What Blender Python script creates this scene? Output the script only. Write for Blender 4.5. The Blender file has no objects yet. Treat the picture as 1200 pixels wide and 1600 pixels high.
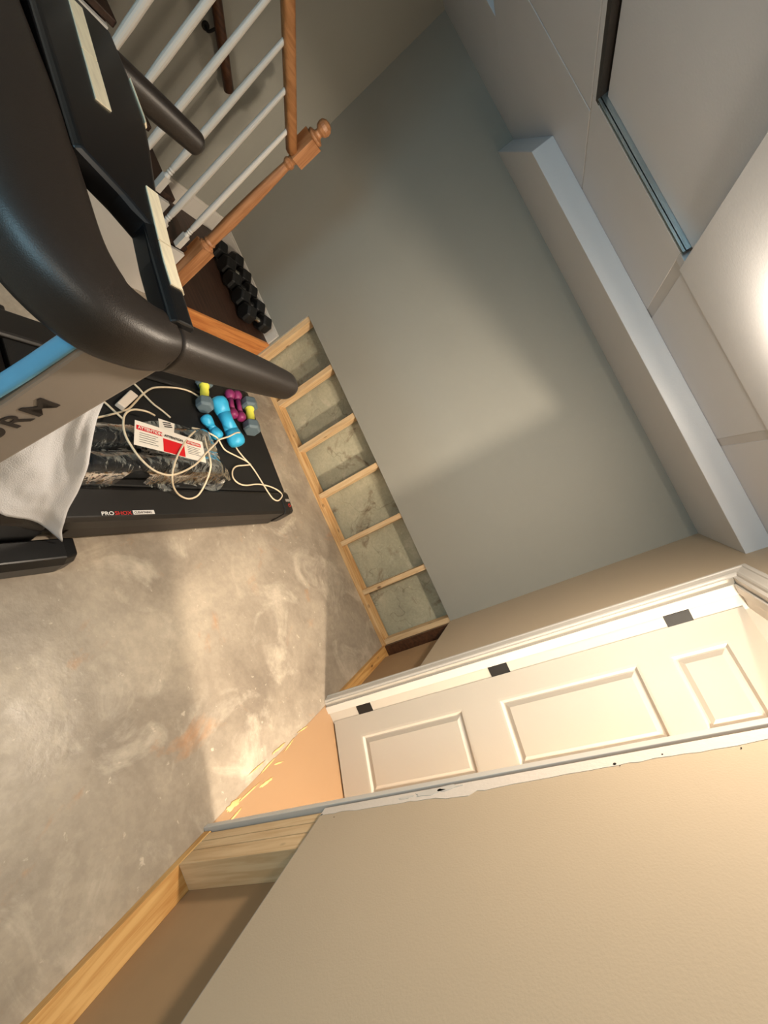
import bpy, bmesh, math, random
from mathutils import Vector, Matrix, noise
random.seed(7)
PI = math.pi
scn = bpy.context.scene
col = scn.collection

# ------------------------------------------------------------------ camera, world, lights, exposure
cam_d = bpy.data.cameras.new('camera'); cam = bpy.data.objects.new('camera', cam_d); col.objects.link(cam)
scn.camera = cam
cam_d.sensor_fit = 'VERTICAL'; cam_d.sensor_height = 36.0; cam_d.sensor_width = 27.0
cam_d.lens = 642.16 / 1600 * 36.0
cam_d.clip_start = .02
CR = Vector((.41826, .37606, .82682)); CD = Vector((.90504, -.09517, -.41454)); CF = Vector((-.07721, .92169, -.38015))
m = Matrix((CR, -CD, -CF)).transposed().to_4x4()
m.translation = Vector((-.6746, -2.7683, 1.6177))
cam.matrix_world = m

w = bpy.data.worlds.new('world'); scn.world = w; w.use_nodes = True
w.node_tree.nodes['Background'].inputs[0].default_value = (.8, .9, 1, 1)
w.node_tree.nodes['Background'].inputs[1].default_value = .006

def light(name, kind, loc, energy, color, **kw):
    d = bpy.data.lights.new(name, kind); d.energy = energy; d.color = color
    for k, v in kw.items(): setattr(d, k, v)
    o = bpy.data.objects.new(name, d); col.objects.link(o); o.location = loc
    return o
HALL = (1.45, -2.08, 2.28)
ROOM = (-.70, -1.52, 2.17)
REAR = (-.75, -3.7, 2.21)
light('hall_lamp_light', 'POINT', HALL, 285, (1, .85, .67), shadow_soft_size=.09)
light('room_lamp_light', 'POINT', ROOM, 7.5, (1, .84, .66), shadow_soft_size=.05)
light('room_lamp_downlight', 'AREA', (ROOM[0], ROOM[1], 2.20), 21, (1, .84, .66), shape='DISK', size=.16)
light('rear_lamp_downlight', 'AREA', REAR, 9, (1, .84, .66), shape='DISK', size=.16)
wl = light('cool_fill_light', 'AREA', (-1.6, -4.42, 1.55), 17, (.40, .80, 1), shape='RECTANGLE', size=1.1, size_y=.6)  # added cool fill from behind the camera, set at a made-up window
wl.rotation_euler = (math.radians(80), 0, 0)
sl = light('stairwell_light', 'AREA', (-3.1, -2.6, 3.4), 1.5, (1, .9, .78), shape='RECTANGLE', size=.7, size_y=2.4)

vs = scn.view_settings
vs.view_transform = 'Standard'; vs.look = 'None'; vs.gamma = 1; vs.use_curve_mapping = False; vs.exposure = 0.5

# ------------------------------------------------------------------ materials
def lin(c):
    return tuple(((x / 255) / 12.92 if x / 255 <= .04045 else ((x / 255 + .055) / 1.055) ** 2.4) for x in c) + (1,)
def mat(name, rgb, rough=.5, metal=0, spec=.5, bump=0, bscale=60, var=0, vscale=4, coat=0, stretch=None):
    mt = bpy.data.materials.new(name); mt.use_nodes = True; nt = mt.node_tree; b = nt.nodes['Principled BSDF']
    c = lin(rgb)
    b.inputs['Base Color'].default_value = c; b.inputs['Roughness'].default_value = rough
    b.inputs['Metallic'].default_value = metal; b.inputs['Specular IOR Level'].default_value = spec
    b.inputs['Coat Weight'].default_value = coat
    tc = nt.nodes.new('ShaderNodeTexCoord'); mp = nt.nodes.new('ShaderNodeMapping')
    nt.links.new(tc.outputs['Object'], mp.inputs['Vector'])
    if stretch: mp.inputs['Scale'].default_value = stretch
    n = nt.nodes.new('ShaderNodeTexNoise'); n.inputs['Scale'].default_value = vscale; n.inputs['Detail'].default_value = 5
    nt.links.new(mp.outputs[0], n.inputs['Vector'])
    v = var if var else .03
    r = nt.nodes.new('ShaderNodeValToRGB')
    r.color_ramp.elements[0].position = .3; r.color_ramp.elements[1].position = .7
    r.color_ramp.elements[0].color = tuple(x * (1 - v) for x in c[:3]) + (1,)
    r.color_ramp.elements[1].color = tuple(min(1, x * (1 + v)) for x in c[:3]) + (1,)
    nt.links.new(n.outputs['Fac'], r.inputs[0]); nt.links.new(r.outputs[0], b.inputs['Base Color'])
    if bump:
        n2 = nt.nodes.new('ShaderNodeTexNoise'); n2.inputs['Scale'].default_value = bscale; n2.inputs['Detail'].default_value = 3
        nt.links.new(mp.outputs[0], n2.inputs['Vector'])
        bp = nt.nodes.new('ShaderNodeBump'); bp.inputs['Strength'].default_value = bump; bp.inputs['Distance'].default_value = .004
        nt.links.new(n2.outputs['Fac'], bp.inputs['Height']); nt.links.new(bp.outputs[0], b.inputs['Normal'])
    return mt

def wood(name, c1, c2, axis, knots=True, rough=.6):
    mt = bpy.data.materials.new(name); mt.use_nodes = True; nt = mt.node_tree; b = nt.nodes['Principled BSDF']
    tc = nt.nodes.new('ShaderNodeTexCoord'); mp = nt.nodes.new('ShaderNodeMapping')
    nt.links.new(tc.outputs['Object'], mp.inputs['Vector'])
    s = [22, 22, 22]; s[axis] = 1.6; mp.inputs['Scale'].default_value = s
    n = nt.nodes.new('ShaderNodeTexNoise'); n.inputs['Scale'].default_value = 2.2; n.inputs['Detail'].default_value = 6; n.inputs['Distortion'].default_value = .6
    nt.links.new(mp.outputs[0], n.inputs['Vector'])
    r = nt.nodes.new('ShaderNodeValToRGB')
    r.color_ramp.elements[0].position = .36; r.color_ramp.elements[0].color = lin(c2)
    r.color_ramp.elements[1].position = .62; r.color_ramp.elements[1].color = lin(c1)
    nt.links.new(n.outputs['Fac'], r.inputs[0])
    out = r.outputs[0]
    if knots:
        mp2 = nt.nodes.new('ShaderNodeMapping'); nt.links.new(tc.outputs['Object'], mp2.inputs['Vector'])
        s = [9, 9, 9]; s[axis] = 4; mp2.inputs['Scale'].default_value = s
        v = nt.nodes.new('ShaderNodeTexVoronoi'); v.inputs['Scale'].default_value = 1.3
        nt.links.new(mp2.outputs[0], v.inputs['Vector'])
        r2 = nt.nodes.new('ShaderNodeValToRGB'); r2.color_ramp.elements[0].position = .06; r2.color_ramp.elements[1].position = .13
        r2.color_ramp.elements[0].color = lin((104, 66, 34)); r2.color_ramp.elements[1].color = (1, 1, 1, 1)
        nt.links.new(v.outputs['Distance'], r2.inputs[0])
        mx = nt.nodes.new('ShaderNodeMix'); mx.data_type = 'RGBA'; mx.blend_type = 'MULTIPLY'; mx.inputs[0].default_value = .8
        nt.links.new(out, mx.inputs[6]); nt.links.new(r2.outputs[0], mx.inputs[7]); out = mx.outputs[2]
    nt.links.new(out, b.inputs['Base Color']); b.inputs['Roughness'].default_value = rough
    bp = nt.nodes.new('ShaderNodeBump'); bp.inputs['Strength'].default_value = .25; bp.inputs['Distance'].default_value = .002
    nt.links.new(n.outputs['Fac'], bp.inputs['Height']); nt.links.new(bp.outputs[0], b.inputs['Normal'])
    return mt

def concrete(name, base, dark, light_c, stain, scale=1.0, rough=(.35, .8), crack=True, stain_th=.62):
    mt = bpy.data.materials.new(name); mt.use_nodes = True; nt = mt.node_tree; b = nt.nodes['Principled BSDF']
    L = nt.links
    tc = nt.nodes.new('ShaderNodeTexCoord')
    def nz(sc, det=8, dist=0., off=0.):
        mp = nt.nodes.new('ShaderNodeMapping'); L.new(tc.outputs['Object'], mp.inputs['Vector']); mp.inputs['Location'].default_value = (off, off * 1.7, off * .3)
        n = nt.nodes.new('ShaderNodeTexNoise'); n.inputs['Scale'].default_value = sc * scale; n.inputs['Detail'].default_value = det
        n.inputs['Distortion'].default_value = dist; n.inputs['Roughness'].default_value = .62
        L.new(mp.outputs[0], n.inputs['Vector']); return n.outputs['Fac']
    def ramp(src, p0, c0, p1, c1):
        r = nt.nodes.new('ShaderNodeValToRGB'); r.color_ramp.elements[0].position = p0; r.color_ramp.elements[1].position = p1
        r.color_ramp.elements[0].color = c0; r.color_ramp.elements[1].color = c1; L.new(src, r.inputs[0]); return r.outputs[0]
    def mix(f, a, c, mode='MIX'):
        x = nt.nodes.new('ShaderNodeMix'); x.data_type = 'RGBA'; x.blend_type = mode
        if isinstance(f, float): x.inputs[0].default_value = f
        else: L.new(f, x.inputs[0])
        L.new(a, x.inputs[6]); L.new(c, x.inputs[7]); return x.outputs[2]
    a = ramp(nz(1.6, 9, .4), .33, lin(dark), .66, lin(base))
    lt = nt.nodes.new('ShaderNodeRGB'); lt.outputs[0].default_value = lin(light_c)
    f1 = ramp(nz(3.4, 10, .8, 3.1), .55, (0, 0, 0, 1), .74, (.75, .75, .75, 1))
    a = mix(f1, a, lt.outputs[0])
    sn = nt.nodes.new('ShaderNodeRGB'); sn.outputs[0].default_value = lin(stain)
    f2 = ramp(nz(2.3, 7, 1.2, 7.7), stain_th, (0, 0, 0, 1), stain_th + .12, (.8, .8, .8, 1))
    a = mix(f2, a, sn.outputs[0])
    wn = nt.nodes.new('ShaderNodeRGB'); wn.outputs[0].default_value = lin(tuple(min(250, c * 1.12) for c in light_c))
    a = mix(ramp(nz(26, 4, .3, 2.2), .66, (0, 0, 0, 1), .72, (.4, .4, .4, 1)), a, wn.outputs[0])
    sp = ramp(nz(38, 3, 0, 1.0), .40, (.82, .82, .82, 1), .6, (1, 1, 1, 1))
    a = mix(.55, a, sp, 'MULTIPLY')
    if crack:
        mp = nt.nodes.new('ShaderNodeMapping'); L.new(tc.outputs['Object'], mp.inputs['Vector']); mp.inputs['Scale'].default_value = (1, 2.2, 1)
        v = nt.nodes.new('ShaderNodeTexVoronoi'); v.feature = 'DISTANCE_TO_EDGE'; v.inputs['Scale'].default_value = 1.1 * scale
        ad = nt.nodes.new('ShaderNodeVectorMath'); ad.operation = 'ADD'
        n3 = nt.nodes.new('ShaderNodeTexNoise'); n3.inputs['Scale'].default_value = 5
        L.new(tc.outputs['Object'], n3.inputs['Vector'])
        sc_ = nt.nodes.new('ShaderNodeVectorMath'); sc_.operation = 'SCALE'; sc_.inputs['Scale'].default_value = .5
        L.new(n3.outputs['Color'], sc_.inputs[0]); L.new(mp.outputs[0], ad.inputs[0]); L.new(sc_.outputs[0], ad.inputs[1]); L.new(ad.outputs[0], v.inputs['Vector'])
        cr = ramp(v.outputs['Distance'], .0, (.35, .33, .3, 1), .007, (1, 1, 1, 1))
        a = mix(.5, a, cr, 'MULTIPLY')
    L.new(a, b.inputs['Base Color'])
    rr = ramp(nz(4.5, 8, .5, 5.5), .35, (rough[0],) * 3 + (1,), .7, (rough[1],) * 3 + (1,)); L.new(rr, b.inputs['Roughness'])
    bp = nt.nodes.new('ShaderNodeBump'); bp.inputs['Strength'].default_value = .35; bp.inputs['Distance'].default_value = .006
    L.new(nz(14, 8), bp.inputs['Height']); L.new(bp.outputs[0], b.inputs['Normal'])
    return mt

M = {}
M['wall'] = mat('grey_wall_paint', (149, 147, 138), .62, bump=.12, bscale=220, var=.015)
M['wall_lit'] = mat('grey_wall_paint_lit', (186, 168, 144), .55, bump=.12, bscale=220, var=.015)  # same grey paint as the back wall, lamp light put into the colour
M['ceiling'] = mat('ceiling_paint', (200, 203, 208), .33, bump=.10, bscale=150, var=.015)
M['ceiling_joint'] = mat('ceiling_joint_paint', (188, 188, 188), .45, bump=.1, bscale=150, var=.02)
M['gyp'] = mat('gypsum_core', (150, 146, 140), .9, bump=.4, bscale=150, var=.1)
M['white'] = mat('white_trim_paint', (206, 200, 192), .42, bump=.06, bscale=90, var=.01)
M['compound'] = mat('joint_compound', (216, 205, 194), .75, bump=.3, bscale=70, var=.03)
M['door'] = mat('door_paint_dimmed', (186, 179, 168), .38, bump=.05, bscale=120, var=.01)  # same white as the trim, darkened to offset the strong hall light
M['pine_x'] = wood('pine_along_x', (222, 184, 132), (190, 142, 88), 0)
M['pine_y'] = wood('pine_along_y', (224, 178, 112), (196, 140, 74), 1)
M['pine_z'] = wood('pine_along_z', (222, 192, 150), (204, 168, 124), 2)
M['board'] = wood('orange_fir_board', (206, 138, 76), (176, 104, 50), 1, knots=False)
M['oak'] = wood('stained_oak_z', (176, 124, 84), (146, 96, 58), 2, knots=False, rough=.4)
M['oak_y'] = wood('stained_oak_y', (180, 126, 80), (148, 98, 56), 1, knots=False, rough=.4)
M['dark_oak_and_shade'] = wood('dark_rail_and_shade', (84, 52, 32), (58, 34, 20), 1, knots=False, rough=.4)  # rail stain; also paints shade on the corner stud
M['tread'] = wood('brown_tread', (66, 44, 33), (44, 28, 20), 0, knots=False, rough=.5)
M['floor'] = concrete('floor_concrete', (188, 174, 155), (136, 124, 110), (220, 207, 188), (186, 138, 98), rough=(.28, .62), stain_th=.60, crack=False)
M['found'] = concrete('foundation_concrete', (190, 184, 158), (160, 156, 134), (208, 200, 176), (120, 98, 74), scale=1.6, rough=(.8, .95), stain_th=.56)
M['hallfloor'] = mat('hall_vinyl', (150, 119, 88), .42, var=.03, vscale=3)
M['glue'] = mat('dried_adhesive', (226, 184, 122), .22, var=.15, vscale=20, bump=.5, bscale=60)
M['paper'] = mat('drywall_paper_back', (166, 134, 98), .85, var=.05, vscale=6)
M['dark'] = mat('dark_void', (26, 22, 20), .9)
M['metal'] = mat('galvanised_steel', (176, 186, 188), .28, metal=.9, var=.15, vscale=9, stretch=(1, 14, 14))
M['hinge'] = mat('black_hinge', (9, 9, 9), .6)
M['rubber'] = mat('black_rubber', (10, 10, 10), .5, bump=.1, bscale=90)
M['plastic'] = mat('charcoal_plastic', (33, 27, 23), .44, bump=.12, bscale=500, var=.04)
M['blackgloss'] = mat('black_gloss_plastic', (9, 9, 11), .32, var=.05)
M['belt'] = mat('running_belt', (17, 15, 14), .6, bump=.3, bscale=400, var=.06)
M['rail'] = mat('deck_rail_plastic', (26, 23, 21), .42, bump=.1, bscale=300, var=.05)
M['base'] = mat('deck_base_plastic', (38, 34, 31), .5, var=.08)
M['post'] = mat('grey_steel_paint', (136, 128, 120), .4, var=.03)
M['blue_trim'] = mat('blue_trim', (92, 150, 180), .28, var=.06, vscale=10)
M['plate'] = mat('brushed_sensor_plate', (246, 234, 206), .42, metal=.35, var=.12, vscale=12, stretch=(1, 9, 9))
M['letter'] = mat('black_lettering', (30, 24, 24), .5)
M['towel'] = mat('white_towel_cloth', (218, 222, 230), .9, bump=.5, bscale=300, var=.03)
M['txt_white'] = mat('white_print', (220, 215, 210), .5)
M['txt_red'] = mat('red_print', (190, 40, 34), .5)
M['lab_white'] = mat('white_label_paper', (238, 228, 214), .5, var=.02)
M['lab_red'] = mat('red_label_ink', (214, 22, 30), .5)
M['lab_black'] = mat('black_label_ink', (40, 36, 34), .5)
M['cord'] = mat('cream_cord', (226, 206, 176), .5, var=.04)
M['adapter'] = mat('white_adapter_plastic', (232, 214, 196), .4)
M['grey_vinyl'] = mat('slate_vinyl', (92, 106, 112), .55, bump=.15, bscale=120, var=.08)
M['yellow'] = mat('yellow_grip', (232, 226, 84), .5)
M['purple'] = mat('purple_vinyl', (132, 38, 92), .5, bump=.1, bscale=160)
M['bluev'] = mat('sky_blue_vinyl', (52, 164, 206), .42)
M['foam'] = mat('black_foam_tube', (16, 15, 15), .85, bump=.2, bscale=200)
M['chrome'] = mat('chrome_handle', (190, 186, 176), .25, metal=1)
M['glass_lamp'] = bpy.data.materials.new('lit_lamp_glass'); M['glass_lamp'].use_nodes = True
_b = M['glass_lamp'].node_tree.nodes['Principled BSDF']; _b.inputs['Emission Color'].default_value = (1, .86, .66, 1); _b.inputs['Emission Strength'].default_value = 4
M['fill_pane'] = bpy.data.materials.new('glowing_fill_pane'); M['fill_pane'].use_nodes = True  # glowing pane of the added window
_b = M['fill_pane'].node_tree.nodes['Principled BSDF']; _b.inputs['Emission Color'].default_value = (.7, .85, 1, 1); _b.inputs['Emission Strength'].default_value = 1.5
# clear crinkled film
mt = bpy.data.materials.new('clear_plastic_film'); mt.use_nodes = True; nt = mt.node_tree; nt.nodes.clear()
o_ = nt.nodes.new('ShaderNodeOutputMaterial'); t_ = nt.nodes.new('ShaderNodeBsdfTransparent'); t_.inputs[0].default_value = (.93, .92, .91, 1)
g_ = nt.nodes.new('ShaderNodeBsdfGlossy'); g_.inputs['Roughness'].default_value = .06; mx_ = nt.nodes.new('ShaderNodeMixShader')
f_ = nt.nodes.new('ShaderNodeFresnel'); f_.inputs[0].default_value = 1.38
tc_ = nt.nodes.new('ShaderNodeTexCoord'); n_ = nt.nodes.new('ShaderNodeTexNoise'); n_.inputs['Scale'].default_value = 19; n_.inputs['Detail'].default_value = 4; n_.inputs['Distortion'].default_value = 1.0
b_ = nt.nodes.new('ShaderNodeBump'); b_.inputs['Strength'].default_value = .8; b_.inputs['Distance'].default_value = .008
nt.links.new(tc_.outputs['Object'], n_.inputs['Vector']); nt.links.new(n_.outputs['Fac'], b_.inputs['Height'])
nt.links.new(b_.outputs[0], g_.inputs['Normal']); nt.links.new(b_.outputs[0], f_.inputs['Normal'])
nt.links.new(f_.outputs[0], mx_.inputs[0]); nt.links.new(t_.outputs[0], mx_.inputs[1]); nt.links.new(g_.outputs[0], mx_.inputs[2]); nt.links.new(mx_.outputs[0], o_.inputs[0])
M['film'] = mt

# ------------------------------------------------------------------ helpers
def link(name, me, mtl, parent=None, smooth=False, bevel=0, seg=2):
    o = bpy.data.objects.new(name, me); col.objects.link(o)
    if mtl is not None:
        for q in (mtl if isinstance(mtl, (list, tuple)) else [mtl]): me.materials.append(q)
    if parent is not None: o.parent = parent
    if smooth:
        for p in me.polygons: p.use_smooth = True
    if bevel:
        b = o.modifiers.new('bevel', 'BEVEL'); b.width = bevel; b.segments = seg; b.limit_method = 'ANGLE'; b.angle_limit = math.radians(40)
    return o
class MB:
    def __init__(s): s.bm = bmesh.new(); s.mi = 0
    def box(s, x0, x1, y0, y1, z0, z1, mi=0):
        v = [s.bm.verts.new(p) for p in ((x0, y0, z0), (x1, y0, z0), (x1, y1, z0), (x0, y1, z0), (x0, y0, z1), (x1, y0, z1), (x1, y1, z1), (x0, y1, z1))]
        for f in ((0, 3, 2, 1), (4, 5, 6, 7), (0, 1, 5, 4), (1, 2, 6, 5), (2, 3, 7, 6), (3, 0, 4, 7)):
            fc = s.bm.faces.new([v[i] for i in f]); fc.material_index = mi
        return s
    def prism(s, poly, d, mi=0):
        """extrude 3D polygon by vector d"""
        d = Vector(d); a = [s.bm.verts.new(Vector(p)) for p in poly]; b = [s.bm.verts.new(Vector(p) + d) for p in poly]; n = len(a)
        fs = [s.bm.faces.new(a), s.bm.faces.new(b[::-1])]
        for i in range(n): fs.append(s.bm.faces.new((a[i], b[i], b[(i + 1) % n], a[(i + 1) % n])))
        for f in fs: f.material_index = mi
        return s
    def loft(s, rings, cap=True, mi=0):
        R = [[s.bm.verts.new(p) for p in r] for r in rings]; n = len(R[0])
        for a, b in zip(R, R[1:]):
            for i in range(n): s.bm.faces.new((a[i], a[(i + 1) % n], b[(i + 1) % n], b[i])).material_index = mi
        if cap: s.bm.faces.new(R[0][::-1]).material_index = mi; s.bm.faces.new(R[-1]).material_index = mi
        return s
    def lathe(s, prof, base, axis=(0, 0, 1), n=20, mi=0):
        """prof: list of (r, h) along axis"""
        ax = Vector(axis).normalized(); t = Vector((1, 0, 0)) if abs(ax.x) < .9 else Vector((0, 1, 0))
        u = ax.cross(t).normalized(); v = ax.cross(u); B = Vector(base)
        s.loft([[B + ax * h + (u * math.cos(2 * PI * k / n) + v * math.sin(2 * PI * k / n)) * max(r, 1e-4) for k in range(n)] for r, h in prof], True, mi)
        return s
    def build(s, name, mtl, parent=None, **kw):
        bmesh.ops.recalc_face_normals(s.bm, faces=s.bm.faces)
        me = bpy.data.meshes.new(name); s.bm.to_mesh(me); s.bm.free()
        return link(name, me, mtl, parent, **kw)
def catmull(P, n=8, closed=False):
    P = [Vector(p) for p in P]; out = []
    for i in range(len(P) - 1):
        p0 = P[max(i - 1, 0)]; p1 = P[i]; p2 = P[i + 1]; p3 = P[min(i + 2, len(P) - 1)]
        for k in range(n):
            t = k / n
            out.append(.5 * ((2 * p1) + (p2 - p0) * t + (2 * p0 - 5 * p1 + 4 * p2 - p3) * t * t + (3 * p1 - p0 - 3 * p2 + p3) * t ** 3))
    out.append(P[-1]); return out
def sweep(mb, pts, n=20, power=1.0, up=(0, 0, 1), mi=0, smoothn=6):
    """pts: (x,y,z,halfwidth,halfheight) ; superellipse section"""
    C = catmull([p[:3] for p in pts], smoothn); W = catmull([(p[3], p[4], 0) for p in pts], smoothn)
    up = Vector(up); rings = []
    for i, p in enumerate(C):
        t = (C[min(i + 1, len(C) - 1)] - C[max(i - 1, 0)]).normalized(); s_ = t.cross(up).normalized(); u = s_.cross(t)
        r = []
        for k in range(n):
            a = 2 * PI * k / n; c, q = math.cos(a), math.sin(a)
            r.append(p + s_ * W[i][0] * math.copysign(abs(c) ** power, c) + u * W[i][1] * math.copysign(abs(q) ** power, q))
        rings.append(r)
    mb.loft(rings, True, mi); return mb
def tube(mb, pts, r, n=8, smoothn=5):
    return sweep(mb, [(p[0], p[1], p[2], r, r) for p in pts], n=n, smoothn=smoothn)
def empty(name, loc=(0, 0, 0), rz=0, parent=None):
    o = bpy.data.objects.new(name, None); o.empty_display_size = .05; col.objects.link(o); o.location = loc; o.rotation_euler = (0, 0, rz)
    if parent: o.parent = parent
    return o
def tag(o, label, cat, group=None, kind=None):
    if label: o['label'] = label
    if cat: o['category'] = cat
    if group: o['group'] = group
    if kind: o['kind'] = kind
    return o
def struct(o, label=None, cat=None):
    o['kind'] = 'structure'
    if label: o['label'] = label
    if cat: o['category'] = cat
    return o
def text(name, s, size, mtl, parent, origin, xdir, ydir, sx=1, extrude=.0006, spacing=1, offset=0, align='LEFT'):
    c = bpy.data.curves.new(name, 'FONT'); c.body = s; c.size = size; c.extrude = extrude; c.space_character = spacing; c.offset = offset; c.align_x = align
    t = bpy.data.objects.new(name + '_tmp', c); col.objects.link(t)
    dg = bpy.context.evaluated_depsgraph_get(); me = bpy.data.meshes.new_from_object(t.evaluated_get(dg))
    bpy.data.objects.remove(t); bpy.data.curves.remove(c)
    X = Vector(xdir).normalized(); Y = Vector(ydir).normalized(); Z = X.cross(Y)
    mm = Matrix((X, Y, Z)).transposed().to_4x4(); mm.translation = Vector(origin)
    me.transform(mm @ Matrix.Diagonal((sx, 1, 1, 1)))
    me.materials.clear()
    return link(name, me, mtl, parent)

# ------------------------------------------------------------------ room shell
CEIL = 2.245; CUT = .594; DW = .0127
S16 = .4064
# floors
fl = MB().box(-3.6, .0, -4.5, .2, -.08, 0).build('floor', M['floor']); struct(fl, 'bare grey concrete basement floor with pale scuffs', 'floor')
hf = MB().box(.0, 2.1, -3.2, .2, -.08, .001).build('floor_hallway', M['hallfloor']); struct(hf, 'smooth tan floor beyond the doorway', 'floor')
# dried adhesive smears along the threshold
def blob(mb, cx, cy, L_, W_, ang, seed, z=.0015, h=.002):
    rnd = random.Random(seed); n = 26; top = []; bot = []
    for k in range(n):
        a = 2 * PI * k / n; r = 1 + rnd.uniform(-.25, .25)
        x = math.cos(a) * L_ * r; y = math.sin(a) * W_ * r
        top.append((cx + x * math.cos(ang) - y * math.sin(ang), cy + x * math.sin(ang) + y * math.cos(ang), z + h))
    mb.loft([[(p[0], p[1], z - .001) for p in top], [(cx + (p[0] - cx) * .8, cy + (p[1] - cy) * .8, p[2]) for p in top]])
gl = MB()
for a in ((.010, -1.585, .040, .013, 1.45, 1), (.022, -1.50, .06, .004, 1.5, 2), (.05, -1.40, .045, .007, 1.4, 3), (.0, -1.36, .06, .004, 1.6, 4), (-.02, -1.27, .05, .005, 1.5, 5),
          (.03, -1.30, .03, .004, 1.2, 6), (.005, -1.20, .05, .004, 1.7, 7), (-.03, -1.42, .05, .003, 1.5, 8), (.045, -1.60, .05, .004, 1.6, 9), (.0, -1.08, .04, .004, 1.4, 10)):
    blob(gl, *a)
g = gl.build('dried_adhesive', M['glue'], smooth=True); tag(g, 'glossy dried glue smears on the floor across the doorway threshold', 'glue residue', kind='stuff')

# ceiling with a recessed 2 ft panel bay and a stairwell opening
cb = MB()
T = .05
# back strip y -1.10..0 (right of stairs opening) ; boards with shallow joints
def board(x0, x1, y0, y1, dz=0): cb.box(x0, x1, y0, y1, CEIL - dz, CEIL + T)
g_ = .004
board(-.47 + g_, .1, -1.075 + g_, .1); board(-1.09 + g_, -.47 - .03, -1.075 + g_, .1); board(-1.745 + g_, -1.09 - .04, -1.12, .1); board(-2.6, -1.745 - g_, -1.05 + g_, .1); board(-3.6, -2.6, -.69, .1)
board(-2.6, -1.745 - g_, -4.5, -1.05 - g_); board(-1.745, -1.72, -4.5, -1.1205); board(-1.13, -1.09, -1.118, -1.07)
board(-1.095, .1, -4.5, -1.075 - g_, .008)
board(-1.72, -1.095, -4.5, -2.42)
ce = cb.build('ceiling', M['ceiling'], bevel=.002); struct(ce, 'white painted board ceiling with visible seams', 'ceiling')
j = MB().box(-1.13, -1.086, -1.08, .1, CEIL + .002, CEIL + T - .001).box(-.50, -.466, -1.08, .1, CEIL + .002, CEIL + T - .001).box(-2.7, 0, -1.085, -1.04, CEIL + .004, CEIL + T - .001).box(-1.75, -1.74, -4.5, 0, CEIL + .003, CEIL + T - .001)
j.build('joint_tape', M['ceiling_joint'], ce)
# recessed access panel, dark gap and steel channel
MB().box(-1.74, -1.09, -2.45, -1.10, CEIL + .052, CEIL + .06).build('recess_back', M['dark'], ce)
MB().box(-1.688, -1.096, -2.42, -1.150, CEIL + .020, CEIL + .032).build('ceiling_panel', M['ceiling'], ce, bevel=.002)
ch = MB().box(-1.70, -1.12, -1.150, -1.112, CEIL + .003, CEIL + .006).box(-1.70, -1.12, -1.150, -1.147, CEIL - .004, CEIL + .030).box(-1.70, -1.12, -1.132, -1.129, CEIL - .001, CEIL + .006)
ch.build('metal_channel', M['metal'], ce)
MB().box(-1.72, -1.70, -2.42, -1.12, CEIL + .0, CEIL + .03).build('panel_edge', M['base'], ce)
# soffit along the back wall
so = MB().prism([(0, 0, CEIL - .10), (-2.56, 0, CEIL - .10), (-2.03, -.622, CEIL - .10), (0, -.622, CEIL - .10)], (0, 0, .10)).build('trim_1', M['ceiling'], bevel=.003); struct(so, 'painted soffit box running along the top of the back wall', 'soffit')

# back wall: drywall above the cut, stairs side full height
wb = MB().box(-2.478, 0, -DW, 0, CUT, CEIL).box(-3.5, -2.478, -DW, 0, 0, CEIL + .4).build('wall_back', M['wall']); struct(wb, 'grey painted back wall with the drywall cut away at the bottom', 'wall')
MB().box(-2.48, .0, -.001, .0885, 0, .038).build('sole_plate', M['pine_x'], wb, bevel=.002)
for k in range(7):
    x = -.038 - k * S16
    if k == 6: x = -2.478
    sx = MB().box(x, x + .038, 0, .0885, .038, 1.2); sx.build('stud', M['pine_z'], wb, bevel=.0015)
MB().box(-3.5, .02, .12, .18, 0, CEIL).build('foundation_wall', M['found'], wb)
MB().box(-2.5, -2.478, 0, .12, 0, CUT).build('cavity_end', M['paper'], wb)
# thin bead of dirt / gap under the plate
# right wall (with the doorway)
Y0, Y1 = -.86, -1.705     # clear opening
wr = MB()
wr.box(-DW, 0, -.826, 0, CUT, CEIL)                       # far segment
wr.box(-DW, 0, -1.742, -.826, 2.042, CEIL)                        # over the door
wr.box(-DW, 0, -4.5, -1.742, CUT, CEIL)                         # near segment
wr = wr.build('wall_right', M['wall_lit']); struct(wr, 'grey painted wall holding the doorway, bottom strip of drywall removed', 'wall')
MB().box(0, .0885, -.032, -.0015, .038, 1.2).build('shaded_corner_stud', M['dark_oak_and_shade'], wr)  # stud coloured dark to paint in the shade of the corner gap
MB().box(.060, .10, -.826, -.085, .038, 1.2).box(.0885, .10, -.826, .0, 0, CEIL).box(.0885, .10, -4.5, -1.72, 0, CEIL).box(.0885, .10, -1.72, -.826, 2.042, CEIL + .3).build('cavity_backing', M['paper'], wr)
MB().box(-.001, .0885, -.824, -.001, 0, .038).build('sole_plate', M['pine_y'], wr, bevel=.002)
MB().box(-.001, .0885, -4.5, -1.73, 0, .038).build('sole_plate', M['pine_y'], wr, bevel=.002)
for (a, b_) in ((-.824, -.786), (-1.7755, -1.740), (-1.8135, -1.7785), (-1.8720, -1.8165), (-2.68, -2.642), (-3.09, -3.052)):
    MB().box(0.0, .0885, a, b_, .038, 2.2).build('stud', M['pine_z'], wr, bevel=.0015)
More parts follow.
